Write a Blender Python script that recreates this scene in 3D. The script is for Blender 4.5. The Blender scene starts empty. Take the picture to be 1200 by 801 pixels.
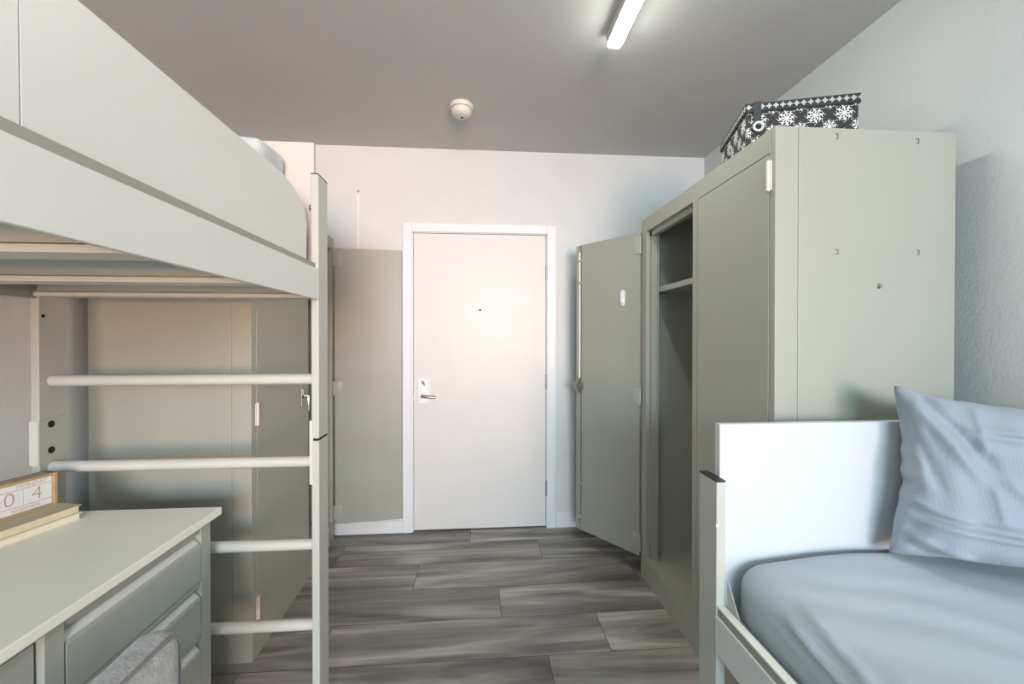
import bpy, bmesh, math, random
from mathutils import Vector, Matrix, noise
random.seed(7)
S = bpy.context.scene
COL = S.collection
R = math.radians

# ------------------------------------------------------------------ materials
def new_mat(name):
    m = bpy.data.materials.new(name); m.use_nodes = True
    nt = m.node_tree
    b = nt.nodes['Principled BSDF']
    return m, nt, b

def lin(c):
    return tuple(((x/255)/12.92 if x/255 <= 0.04045 else ((x/255+0.055)/1.055)**2.4) for x in c)

def paint(name, rgb, rough=0.5, metal=0.0, var=0.04, vscale=6.0, bump=0.0, bscale=120.0, detail=3.0, spec=0.5, bdist=0.002):
    m, nt, b = new_mat(name)
    c = lin(rgb)
    b.inputs['Roughness'].default_value = rough
    b.inputs['Metallic'].default_value = metal
    b.inputs['Specular IOR Level'].default_value = spec
    tc = nt.nodes.new('ShaderNodeTexCoord')
    n = nt.nodes.new('ShaderNodeTexNoise'); n.inputs['Scale'].default_value = vscale; n.inputs['Detail'].default_value = 3
    nt.links.new(tc.outputs['Object'], n.inputs['Vector'])
    r = nt.nodes.new('ShaderNodeValToRGB')
    r.color_ramp.elements[0].position = 0.3; r.color_ramp.elements[1].position = 0.7
    r.color_ramp.elements[0].color = tuple(x*(1-var) for x in c)+(1,)
    r.color_ramp.elements[1].color = tuple(min(1, x*(1+var)) for x in c)+(1,)
    nt.links.new(n.outputs['Fac'], r.inputs['Fac'])
    nt.links.new(r.outputs['Color'], b.inputs['Base Color'])
    if bump:
        n2 = nt.nodes.new('ShaderNodeTexNoise'); n2.inputs['Scale'].default_value = bscale; n2.inputs['Detail'].default_value = detail
        nt.links.new(tc.outputs['Object'], n2.inputs['Vector'])
        bp = nt.nodes.new('ShaderNodeBump'); bp.inputs['Strength'].default_value = bump; bp.inputs['Distance'].default_value = bdist
        nt.links.new(n2.outputs['Fac'], bp.inputs['Height'])
        nt.links.new(bp.outputs['Normal'], b.inputs['Normal'])
    return m

M = {}
M['wall'] = paint('wall_paint', (222, 222, 219), 0.75, var=0.015, bump=0.30, bscale=95, detail=2.5, bdist=0.003)
M['wall_side'] = M['wall']
M['ceiling'] = paint('ceiling_paint', (200, 199, 197), 0.9, var=0.015, bump=0.12, bscale=90)
M['trim'] = paint('trim_gloss_white', (236, 236, 236), 0.4, var=0.01)
M['door'] = paint('door_white', (226, 221, 215), 0.42, var=0.012)
M['steel'] = paint('sage_grey_steel', (167, 167, 154), 0.42, var=0.02, vscale=3, bump=0.04, bscale=300)
M['hinge'] = paint('hinge_steel', (174, 174, 163), 0.4, var=0.02)
M['post'] = paint('bed_steel', (186, 186, 177), 0.45, var=0.02, vscale=3, bump=0.03, bscale=300)
M['rung'] = paint('rung_steel', (204, 202, 192), 0.42, var=0.02)
M['strip'] = paint('rail_steel_strip', (150, 151, 140), 0.5, var=0.02)
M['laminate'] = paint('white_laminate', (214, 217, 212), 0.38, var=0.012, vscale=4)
M['headboard'] = paint('headboard_laminate', (206, 210, 211), 0.35, var=0.008, vscale=4)
M['warm_lit_board'] = paint('warm_lit_laminate', (202, 196, 189), 0.4, var=0.01)  # white laminate with the warm light on the loft headboard put into its colour
M['desk_top'] = paint('desk_laminate', (244, 243, 228), 0.38, var=0.015)
M['desk'] = paint('desk_grey_green', (168, 172, 163), 0.42, var=0.015)
M['chrome'] = paint('brushed_chrome', (200, 200, 200), 0.22, metal=1.0)
M['nickel'] = paint('satin_nickel', (175, 172, 166), 0.35, metal=0.9)
M['white_plastic'] = paint('white_plastic', (240, 240, 238), 0.4)
M['cream_plastic'] = paint('cream_plastic', (222, 216, 204), 0.5)
M['plate'] = paint('lock_plate_white', (250, 249, 247), 0.3)
M['black'] = paint('black_plastic', (30, 30, 30), 0.5)
M['dark'] = paint('dark_hole', (22, 22, 22), 0.7)
M['grey_mark'] = paint('embossed_mark', (128, 128, 120), 0.5)
M['wood'] = paint('raw_pine', (186, 158, 118), 0.6, var=0.12, vscale=30)
M['paper'] = paint('book_pages', (236, 228, 206), 0.8, var=0.05, vscale=60)
M['paper2'] = paint('book_pages_aged', (226, 210, 176), 0.8, var=0.05, vscale=60)
M['cover'] = paint('book_cover_tan', (204, 190, 160), 0.7, var=0.05, vscale=20)
M['tile'] = paint('calendar_tile', (240, 238, 236), 0.6)
M['ink'] = paint('rose_brown_ink', (196, 160, 155), 0.7)
M['grommet'] = paint('grommet_metal', (215, 212, 204), 0.3, metal=0.4)

def fabric(name, rgb, rough=0.85, weave=420.0, var=0.08, bump=0.08, crease=9.0, cb=0.35, stripe_axis='X'):
    m, nt, b = new_mat(name)
    c = lin(rgb)
    b.inputs['Roughness'].default_value = rough
    b.inputs['Sheen Weight'].default_value = 0.15
    tc = nt.nodes.new('ShaderNodeTexCoord')
    w = nt.nodes.new('ShaderNodeTexWave'); w.bands_direction = stripe_axis
    w.inputs['Scale'].default_value = weave/8; w.inputs['Distortion'].default_value = 0.5; w.inputs['Detail'].default_value = 2
    nt.links.new(tc.outputs['Object'], w.inputs['Vector'])
    r = nt.nodes.new('ShaderNodeValToRGB')
    r.color_ramp.elements[0].color = tuple(x*(1-var) for x in c)+(1,)
    r.color_ramp.elements[1].color = tuple(min(1, x*(1+var)) for x in c)+(1,)
    nt.links.new(w.outputs['Fac'], r.inputs['Fac'])
    nt.links.new(r.outputs['Color'], b.inputs['Base Color'])
    n = nt.nodes.new('ShaderNodeTexNoise'); n.inputs['Scale'].default_value = crease; n.inputs['Detail'].default_value = 4
    n.inputs['Distortion'].default_value = 0.8
    nt.links.new(tc.outputs['Object'], n.inputs['Vector'])
    bp = nt.nodes.new('ShaderNodeBump'); bp.inputs['Strength'].default_value = cb; bp.inputs['Distance'].default_value = 0.012
    nt.links.new(n.outputs['Fac'], bp.inputs['Height'])
    bp2 = nt.nodes.new('ShaderNodeBump'); bp2.inputs['Strength'].default_value = bump; bp2.inputs['Distance'].default_value = 0.001
    nt.links.new(w.outputs['Fac'], bp2.inputs['Height'])
    nt.links.new(bp.outputs['Normal'], bp2.inputs['Normal'])
    nt.links.new(bp2.outputs['Normal'], b.inputs['Normal'])
    return m
M['sheet'] = fabric('sheet_blue_grey', (178, 187, 192), var=0.03, cb=0.2)
M['pillowcase'] = fabric('pillowcase_blue_grey', (146, 156, 165), var=0.035, cb=0.22)
M['loft_pillow'] = fabric('loft_pillowcase', (186, 192, 192), var=0.05, cb=0.3, crease=14)
M['loft_sheet'] = fabric('loft_sheet', (160, 172, 182), var=0.06, cb=0.3)

def plush(name, rgb):
    m, nt, b = new_mat(name)
    c = lin(rgb)
    b.inputs['Roughness'].default_value = 0.95
    b.inputs['Sheen Weight'].default_value = 0.5
    tc = nt.nodes.new('ShaderNodeTexCoord')
    n = nt.nodes.new('ShaderNodeTexNoise'); n.inputs['Scale'].default_value = 22; n.inputs['Detail'].default_value = 6; n.inputs['Distortion'].default_value = 0.6
    nt.links.new(tc.outputs['Object'], n.inputs['Vector'])
    r = nt.nodes.new('ShaderNodeValToRGB')
    r.color_ramp.elements[0].position = 0.32; r.color_ramp.elements[1].position = 0.68
    r.color_ramp.elements[0].color = tuple(x*0.72 for x in c)+(1,)
    r.color_ramp.elements[1].color = tuple(min(1, x*1.15) for x in c)+(1,)
    nt.links.new(n.outputs['Fac'], r.inputs['Fac']); nt.links.new(r.outputs['Color'], b.inputs['Base Color'])
    bp = nt.nodes.new('ShaderNodeBump'); bp.inputs['Strength'].default_value = 0.5; bp.inputs['Distance'].default_value = 0.006
    n2 = nt.nodes.new('ShaderNodeTexNoise'); n2.inputs['Scale'].default_value = 160; n2.inputs['Detail'].default_value = 4
    nt.links.new(tc.outputs['Object'], n2.inputs['Vector'])
    nt.links.new(n2.outputs['Fac'], bp.inputs['Height']); nt.links.new(bp.outputs['Normal'], b.inputs['Normal'])
    return m
M['plush'] = plush('grey_plush', (160, 159, 156))
M['plush_seam'] = paint('grey_plush_seam', (128, 128, 125), 0.9)

def floor_mat():
    m, nt, b = new_mat('grey_oak_planks')
    L = nt.links
    at = nt.nodes.new('ShaderNodeAttribute'); at.attribute_name = 'plank'
    sep = nt.nodes.new('ShaderNodeSeparateColor'); L.new(at.outputs['Color'], sep.inputs['Color'])
    tc = nt.nodes.new('ShaderNodeTexCoord')
    off = nt.nodes.new('ShaderNodeVectorMath'); off.operation = 'MULTIPLY_ADD'
    L.new(at.outputs['Color'], off.inputs[0]); off.inputs[1].default_value = (37, 23, 11)
    L.new(tc.outputs['Object'], off.inputs[2])
    def stretched(sx, sy, scale, detail, dist):
        mp = nt.nodes.new('ShaderNodeMapping'); mp.inputs['Scale'].default_value = (sx, sy, 1)
        L.new(off.outputs[0], mp.inputs['Vector'])
        n = nt.nodes.new('ShaderNodeTexNoise'); n.inputs['Scale'].default_value = scale
        n.inputs['Detail'].default_value = detail; n.inputs['Distortion'].default_value = dist
        L.new(mp.outputs['Vector'], n.inputs['Vector']); return n
    big = stretched(0.42, 2.7, 1.7, 4, 1.5)      # broad figure
    fine = stretched(1.4, 34, 1.6, 6, 0.5)       # fine grain lines
    r = nt.nodes.new('ShaderNodeValToRGB')
    e = r.color_ramp.elements
    e[0].position = 0.33; e[0].color = lin((98, 93, 88))+(1,)
    e[1].position = 0.68; e[1].color = lin((186, 177, 166))+(1,)
    k = e.new(0.5); k.color = lin((138, 131, 124))+(1,)
    L.new(big.outputs['Fac'], r.inputs['Fac'])
    r2 = nt.nodes.new('ShaderNodeValToRGB')
    r2.color_ramp.elements[0].position = 0.3; r2.color_ramp.elements[0].color = (0.78, 0.78, 0.78, 1)
    r2.color_ramp.elements[1].position = 0.7; r2.color_ramp.elements[1].color = (1.14, 1.14, 1.14, 1)
    L.new(fine.outputs['Fac'], r2.inputs['Fac'])
    mul = nt.nodes.new('ShaderNodeMix'); mul.data_type = 'RGBA'; mul.blend_type = 'MULTIPLY'; mul.inputs['Factor'].default_value = 1
    L.new(r.outputs['Color'], mul.inputs['A']); L.new(r2.outputs['Color'], mul.inputs['B'])
    tone = nt.nodes.new('ShaderNodeMapRange'); tone.inputs['To Min'].default_value = 0.66; tone.inputs['To Max'].default_value = 1.50
    L.new(sep.outputs['Green'], tone.inputs['Value'])
    sc = nt.nodes.new('ShaderNodeVectorMath'); sc.operation = 'SCALE'
    L.new(mul.outputs['Result'], sc.inputs[0]); L.new(tone.outputs['Result'], sc.inputs['Scale'])
    L.new(sc.outputs[0], b.inputs['Base Color'])
    b.inputs['Roughness'].default_value = 0.42
    bp = nt.nodes.new('ShaderNodeBump'); bp.inputs['Strength'].default_value = 0.15; bp.inputs['Distance'].default_value = 0.002
    L.new(fine.outputs['Fac'], bp.inputs['Height']); L.new(bp.outputs['Normal'], b.inputs['Normal'])
    return m
M['floor'] = floor_mat()
M['gap'] = paint('plank_seam', (52, 48, 45), 0.8)

def emit_mat(name, rgb, strength):
    m, nt, b = new_mat(name)
    b.inputs['Base Color'].default_value = (0.9, 0.9, 0.9, 1)
    b.inputs['Emission Color'].default_value = rgb+(1,)
    b.inputs['Emission Strength'].default_value = strength
    n = nt.nodes.new('ShaderNodeTexNoise'); n.inputs['Scale'].default_value = 3
    mr = nt.nodes.new('ShaderNodeMapRange'); mr.inputs['To Min'].default_value = 0.36; mr.inputs['To Max'].default_value = 0.4
    nt.links.new(n.outputs['Fac'], mr.inputs['Value']); nt.links.new(mr.outputs['Result'], b.inputs['Roughness'])
    return m
M['diffuser'] = emit_mat('lamp_diffuser', (0.95, 1.0, 0.93), 54.0)

# damask pattern driven by UVs measured in metres
def damask_mat(name, lid=False):
    m, nt, b = new_mat(name)
    L = nt.links
    def math_(op, a, bb=None, c=None):
        n = nt.nodes.new('ShaderNodeMath'); n.operation = op
        for i, v in enumerate((a, bb, c)):
            if v is None: continue
            if isinstance(v, (int, float)): n.inputs[i].default_value = v
            else: L.new(v, n.inputs[i])
        return n.outputs[0]
    uv = nt.nodes.new('ShaderNodeUVMap'); uv.uv_map = 'UVMap'
    sp = nt.nodes.new('ShaderNodeSeparateXYZ'); L.new(uv.outputs['UV'], sp.inputs[0])
    u, v = sp.outputs['X'], sp.outputs['Y']
    if not lid:
        P, Q = 0.092, 0.086
    else:
        P, Q = 0.0225, 0.030
    def motif(uu, vv, Rm):
        # centred cell coordinates
        x = math_('MULTIPLY', math_('SUBTRACT', math_('FRACT', math_('DIVIDE', uu, P)), 0.5), P)
        y = math_('MULTIPLY', math_('SUBTRACT', math_('FRACT', math_('DIVIDE', vv, Q)), 0.5), Q)
        r = math_('SQRT', math_('ADD', math_('MULTIPLY', x, x), math_('MULTIPLY', y, y)))
        th = math_('ARCTAN2', y, x)
        rn = math_('DIVIDE', r, Rm)
        if lid:
            pet = math_('ADD', 0.8, math_('MULTIPLY', math_('COSINE', math_('MULTIPLY', th, 4)), 0.22))
            return math_('LESS_THAN', rn, pet)
        pet = math_('ADD', 0.78, math_('ADD', math_('MULTIPLY', math_('COSINE', math_('MULTIPLY', th, 8)), 0.16), math_('MULTIPLY', math_('COSINE', math_('MULTIPLY', th, 24)), 0.10)))
        inside = math_('LESS_THAN', rn, pet)
        # dark lace openings
        swirl = math_('SINE', math_('ADD', math_('MULTIPLY', th, 8), math_('MULTIPLY', rn, 7)))
        ring = math_('SINE', math_('MULTIPLY', rn, 14))
        hole = math_('GREATER_THAN', math_('MULTIPLY', swirl, ring), 0.02)
        core = math_('GREATER_THAN', rn, 0.16)
        return math_('MULTIPLY', inside, math_('SUBTRACT', 1, math_('MULTIPLY', hole, core)))
    if lid:
        mask = motif(u, v, 0.0095)
    else:
        v = math_('SUBTRACT', v, 0.018)
        a = motif(u, v, 0.036)
        c = motif(math_('ADD', u, P*0.5), math_('ADD', v, Q*0.5), 0.029)
        mask = math_('MAXIMUM', a, c)
    mix = nt.nodes.new('ShaderNodeMix'); mix.data_type = 'RGBA'
    L.new(mask, mix.inputs['Factor'])
    mix.inputs['A'].default_value = lin((40, 42, 43))+(1,)
    mix.inputs['B'].default_value = lin((226, 226, 222))+(1,) if not lid else lin((176, 180, 176))+(1,)
    L.new(mix.outputs['Result'], b.inputs['Base Color'])
    b.inputs['Roughness'].default_value = 0.7
    return m
M['damask'] = damask_mat('damask_print')
M['damask_lid'] = damask_mat('damask_lid_border', True)
M['charcoal'] = paint('charcoal_strap', (50, 54, 54), 0.7)

# ------------------------------------------------------------------ geometry helpers
def box(bm, x0, x1, y0, y1, z0, z1, bev=0.0, seg=2):
    x0, x1 = min(x0, x1), max(x0, x1); y0, y1 = min(y0, y1), max(y0, y1); z0, z1 = min(z0, z1), max(z0, z1)
    vs = [bm.verts.new(p) for p in ((x0,y0,z0),(x1,y0,z0),(x1,y1,z0),(x0,y1,z0),(x0,y0,z1),(x1,y0,z1),(x1,y1,z1),(x0,y1,z1))]
    fs = [bm.faces.new([vs[i] for i in f]) for f in ((0,3,2,1),(4,5,6,7),(0,1,5,4),(1,2,6,5),(2,3,7,6),(3,0,4,7))]
    if bev:
        ed = set(e for f in fs for e in f.edges)
        bmesh.ops.bevel(bm, geom=list(ed), offset=bev, segments=seg, affect='EDGES', profile=0.5)

def tube(bm, p0, p1, r, n=20, r1=None, bev=0.0):
    p0, p1 = Vector(p0), Vector(p1); r1 = r if r1 is None else r1
    d = (p1-p0); ln = d.length; d.normalize()
    q = Vector((0,0,1)).rotation_difference(d).to_matrix()
    prof = [(r, 0), (r1, ln)]
    if bev: prof = [(r-bev, 0), (r-bev*0.3, bev*0.3), (r, bev), (r1, ln-bev), (r1-bev*0.3, ln-bev*0.3), (r1-bev, ln)]
    rings = []
    for (rr, h) in prof:
        rings.append([bm.verts.new(p0 + q @ Vector((rr*math.cos(2*math.pi*i/n), rr*math.sin(2*math.pi*i/n), h))) for i in range(n)])
    for a, b in zip(rings, rings[1:]):
        for i in range(n):
            bm.faces.new((a[i], a[(i+1)%n], b[(i+1)%n], b[i]))
    bm.faces.new(list(reversed(rings[0]))); bm.faces.new(rings[-1])

def lathe(bm, prof, n=40, c=(0,0,0)):
    c = Vector(c); rings = []
    for (r, z) in prof:
        rings.append([bm.verts.new(c+Vector((r*math.cos(2*math.pi*i/n), r*math.sin(2*math.pi*i/n), z))) for i in range(n)])
    for a, b in zip(rings, rings[1:]):
        for i in range(n): bm.faces.new((a[i], a[(i+1)%n], b[(i+1)%n], b[i]))
    bm.faces.new(list(reversed(rings[0]))); bm.faces.new(rings[-1])

def prism(bm, pts, axis, a0, a1):
    """extrude a 2-D outline along an axis: axis 0 -> pts are (y,z); 1 -> (x,z); 2 -> (x,y)"""
    def P(p, a):
        return {0: (a, p[0], p[1]), 1: (p[0], a, p[1]), 2: (p[0], p[1], a)}[axis]
    A = [bm.verts.new(P(p, a0)) for p in pts]; B = [bm.verts.new(P(p, a1)) for p in pts]
    n = len(pts)
    for i in range(n): bm.faces.new((A[i], A[(i+1)%n], B[(i+1)%n], B[i]))
    bm.faces.new(list(reversed(A))); bm.faces.new(B)

def rounded_box_verts(bm, lo, hi, r, n, disp=None):
    """subdivided box with rounded edges; n = (nx,ny,nz) divisions"""
    lo, hi = Vector(lo), Vector(hi); r = Vector(r) if not isinstance(r, (int, float)) else Vector((r, r, r))
    cache = {}
    def vert(i, j, k):
        key = (i, j, k)
        if key in cache: return cache[key]
        p = Vector((lo[0]+(hi[0]-lo[0])*i/n[0], lo[1]+(hi[1]-lo[1])*j/n[1], lo[2]+(hi[2]-lo[2])*k/n[2]))
        q = Vector([min(max(p[a], lo[a]+r[a]), hi[a]-r[a]) for a in range(3)])
        d = Vector([(p[a]-q[a])/r[a] for a in range(3)])
        # map cube offset to sphere offset
        m = max(abs(d[0]), abs(d[1]), abs(d[2]))
        nrm = Vector((0, 0, 0))
        if m > 1e-9:
            u = d.normalized(); nrm = u
            p2 = q + Vector([u[a]*r[a]*m for a in range(3)])
        else:
            p2 = p
        if disp: p2 = p2 + disp(p2, nrm)
        cache[key] = bm.verts.new(p2); return cache[key]
    nx, ny, nz = n
    for k in (0, nz):
        for i in range(nx):
            for j in range(ny): bm.faces.new((vert(i,j,k), vert(i+1,j,k), vert(i+1,j+1,k), vert(i,j+1,k)))
    for j in (0, ny):
        for i in range(nx):
            for k in range(nz): bm.faces.new((vert(i,j,k), vert(i+1,j,k), vert(i+1,j,k+1), vert(i,j,k+1)))
    for i in (0, nx):
        for j in range(ny):
            for k in range(nz): bm.faces.new((vert(i,j,k), vert(i,j+1,k), vert(i,j+1,k+1), vert(i,j,k+1)))

def link(name, bm, mat, parent=None, smooth=False, loc=None, rotz=0.0, org=None):
    bmesh.ops.recalc_face_normals(bm, faces=bm.faces[:])
    if org is not None: bmesh.ops.translate(bm, vec=-Vector(org), verts=bm.verts[:])
    me = bpy.data.meshes.new(name); bm.to_mesh(me); bm.free()
    mats = mat if isinstance(mat, (list, tuple)) else [mat]
    for mm in mats: me.materials.append(mm)
    if smooth:
        for p in me.polygons: p.use_smooth = True
        if smooth != 'all':
            me.set_sharp_from_angle(angle=R(40))
    o = bpy.data.objects.new(name, me); COL.objects.link(o)
    if parent is not None: o.parent = parent
    if loc is not None: o.location = loc
    if org is not None and parent is None: o.location = org
    o.rotation_euler.z = rotz
    return o

def tag(o, label=None, cat=None, group=None, kind=None):
    if label: o['label'] = label
    if cat: o['category'] = cat
    if group: o['group'] = group
    if kind: o['kind'] = kind
    return o

def empty(name, loc, label, cat, group=None, rotz=0.0):
    o = bpy.data.objects.new(name, None); COL.objects.link(o)
    o.empty_display_size = 0.1
    o.location = loc; o.rotation_euler.z = rotz
    return tag(o, label, cat, group)

def B(): return bmesh.new()

def add_uv_boxmap(o):
    me = o.data; uvl = me.uv_layers.new(name='UVMap')
    for p in me.polygons:
        n = p.normal
        for li in p.loop_indices:
            co = me.vertices[me.loops[li].vertex_index].co
            if abs(n.z) > 0.7: uvl.data[li].uv = (co.x, co.y)
            elif abs(n.x) > abs(n.y): uvl.data[li].uv = (co.y, co.z)
            else: uvl.data[li].uv = (co.x, co.z)

# ------------------------------------------------------------------ room
XL, XR, YN, YB, ZC = -1.57, 1.61, -3.6, 2.965, 2.60
T = 0.12
# floor: individual plank faces in one mesh
bm = B()
cl = bm.loops.layers.float_color.new('plank')
W = 0.2575; y0 = 1.76 - 21*W
joint = {20: 0.29, 21: 0.56, 22: 0.11, 23: -0.34, 24: 0.385, 25: -0.05, 19: -0.16, 18: 0.3}
tones = {(20, 0): 0.12, (20, 1): 0.80, (21, 0): 0.35, (21, 1): 0.66, (22, 0): 0.30, (22, 1): 0.58, (23, 0): 0.66, (23, 1): 0.40, (24, 0): 0.55, (24, 1): 0.30, (25, 0): 0.5, (25, 1): 0.45}
PL = 1.22; gp = 0.0012
for row in range(0, 27):
    ya, yb = y0+row*W, y0+(row+1)*W
    ya2, yb2 = max(ya, YN-0.05), min(yb, YB+0.02)
    if yb2 <= ya2: continue
    j = joint.get(row, random.uniform(-0.6, 0.6))
    for k in range(-3, 4):
        xa, xb = j+(k-1)*PL, j+k*PL
        xa2, xb2 = max(xa, XL-0.03), min(xb, XR+0.03)
        if xb2 <= xa2: continue
        t = tones.get((row, k), random.uniform(0.2, 0.75)); rr = random.random(); r3 = random.random()
        vs = [bm.verts.new(p) for p in ((xa2+gp, ya2+gp, 0), (xb2-gp, ya2+gp, 0), (xb2-gp, yb2-gp, 0), (xa2+gp, yb2-gp, 0))]
        f = bm.faces.new(vs); f.material_index = 0
        for lp in f.loops: lp[cl] = (rr, t, r3, 1)
vs = [bm.verts.new(p) for p in ((XL-T, YN-T, -0.0015), (XR+T, YN-T, -0.0015), (XR+T, YB+T, -0.0015), (XL-T, YB+T, -0.0015))]
f = bm.faces.new(vs); f.material_index = 1
box(bm, XL-T, XR+T, YN-T, YB+T, -0.10, -0.002)
for f in bm.faces[-6:]: f.material_index = 1
fl = link('floor', bm, [M['floor'], M['gap']]); tag(fl, 'grey wood plank floor running across the room', None, kind='structure')

bm = B(); box(bm, XL-T, XR+T, YN-T, YB+T, ZC, ZC+0.1)
tag(link('ceiling', bm, M['ceiling']), 'smooth grey ceiling', kind='structure')
bm = B(); box(bm, XL-T, XL, YN, YB, 0, ZC)
tag(link('wall_left', bm, M['wall']), 'white textured wall behind the loft bed', kind='structure')
bm = B(); box(bm, XR, XR+T, YN, YB, 0, ZC)
tag(link('wall_right', bm, M['wall']), 'white orange-peel textured wall beside the low bed', kind='structure')
# back wall with door opening
DX0, DX1, DZ = -0.455, 0.490, 2.045
bm = B()
box(bm, XL-T, DX0, YB, YB+T, 0, ZC); box(bm, DX1, XR+T, YB, YB+T, 0, ZC); box(bm, DX0, DX1, YB, YB+T, DZ, ZC)
tag(link('wall_back', bm, M['wall']), 'white wall holding the entrance door', kind='structure')
# near wall with window opening
WX0, WX1, WZ0, WZ1 = -0.75, 1.50, 0.85, 2.30
bm = B()
box(bm, XL-T, WX0, YN-T, YN, 0, ZC); box(bm, WX1, XR+T, YN-T, YN, 0, ZC)
box(bm, WX0, WX1, YN-T, YN, 0, WZ0); box(bm, WX0, WX1, YN-T, YN, WZ1, ZC)
tag(link('wall_near', bm, M['wall']), 'white wall with the window opposite the door', kind='structure')
bm = B()
for (a, b_) in ((WX0, WX0+0.05), (WX1-0.05, WX1), ((WX0+WX1)/2-0.025, (WX0+WX1)/2+0.025)):
    box(bm, a, b_, YN-0.09, YN-0.03, WZ0, WZ1, 0.004)
box(bm, WX0, WX1, YN-0.088, YN-0.032, WZ0, WZ0+0.05, 0.004); box(bm, WX0, WX1, YN-0.088, YN-0.032, WZ1-0.05, WZ1, 0.004)
tag(link('window_1', bm, M['trim']), 'white framed window opposite the door', kind='structure')

# baseboards
def baseboard(name, x0, x1, y0_, y1_):
    bm = B()
    box(bm, x0, x1, y0_, y1_, 0, 0.085, 0.002)
    # thin cap
    if abs(x1-x0) > abs(y1_-y0_): box(bm, x0, x1, y0_+0.004, y1_, 0.085, 0.1, 0.002)
    else:
        xa, xb = (x0, x1-0.004) if name.endswith('left') else (x0+0.004, x1)
        box(bm, xa, xb, y0_, y1_, 0.085, 0.1, 0.002)
    tag(link(name, bm, M['trim']), 'white baseboard', kind='structure')
baseboard('baseboard_back', XL, -0.506, YB-0.014, YB)
baseboard('baseboard_back', 0.541, XR, YB-0.014, YB)
baseboard('baseboard_left', XL, XL+0.014, YN, YB-0.015)
baseboard('baseboard_right', XR-0.014, XR, YN, YB-0.015)

# door casing (trim) and door
bm = B()
cy = YB-0.018
box(bm, -0.505, -0.443, cy, YB, 0, 2.092, 0.003); box(bm, 0.478, 0.540, cy, YB, 0, 2.092, 0.003)
box(bm, -0.443, 0.478, cy+0.0005, YB, 2.034, 2.092, 0.003)
box(bm, DX0, -0.437, YB, YB+0.10, 0, DZ); box(bm, 0.474, DX1, YB, YB+0.10, 0, DZ); box(bm, DX0, DX1, YB, YB+0.10, 2.03, DZ)
tag(link('trim_1', bm, M['trim']), 'white casing around the entrance door', kind='structure')
bm = B(); box(bm, -0.434, 0.4705, YB+0.004, YB+0.048, 0.008, 2.027, 0.002)
dr = tag(link('door_1', bm, M['door']), 'plain white entrance door', kind='structure')
yf = YB+0.004
bm = B(); box(bm, -0.404, -0.332, yf-0.014, yf+0.002, 0.872, 1.044, 0.004)
pl = tag(link('lock_plate', bm, M['plate'], dr), 'white lock plate with lever')
bm = B()
tube(bm, (-0.372, yf-0.004, 0.925), (-0.372, yf-0.05, 0.925), 0.011, bev=0.002)
tube(bm, (-0.378, yf-0.046, 0.926), (-0.285, yf-0.048, 0.917), 0.0105, bev=0.003)
link('door_handle', bm, M['nickel'], dr, smooth=True)
bm = B()   # dark keyhole mark on the plate
tube(bm, (-0.369, yf-0.005, 1.012), (-0.369, yf-0.0165, 1.012), 0.009)
box(bm, -0.379, -0.371, yf-0.0165, yf-0.012, 1.016, 1.030); box(bm, -0.365, -0.359, yf-0.0165, yf-0.012, 0.992, 1.008)
link('keyhole', bm, M['grey_mark'], pl, smooth=True)
bm = B(); tube(bm, (0.015, yf+0.002, 1.509), (0.015, yf-0.005, 1.509), 0.0075)
link('peephole', bm, M['dark'], dr)
for z in (1.77, 1.012, 0.272):
    bm = B(); tube(bm, (0.4735, yf-0.006, z-0.05), (0.4735, yf-0.006, z+0.05), 0.0065); box(bm, 0.4712, 0.4758, yf-0.006, yf+0.03, z-0.05, z+0.05)
    link('door_hinge', bm, M['nickel'], dr, smooth=True)
for z, h in ((1.0, 0.012), (0.915, 0.018)):
    bm = B(); box(bm, -0.4365, -0.4335, yf-0.003, yf+0.02, z-h, z+h)
    link('latch_bolt', bm, M['nickel'], dr)

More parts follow.
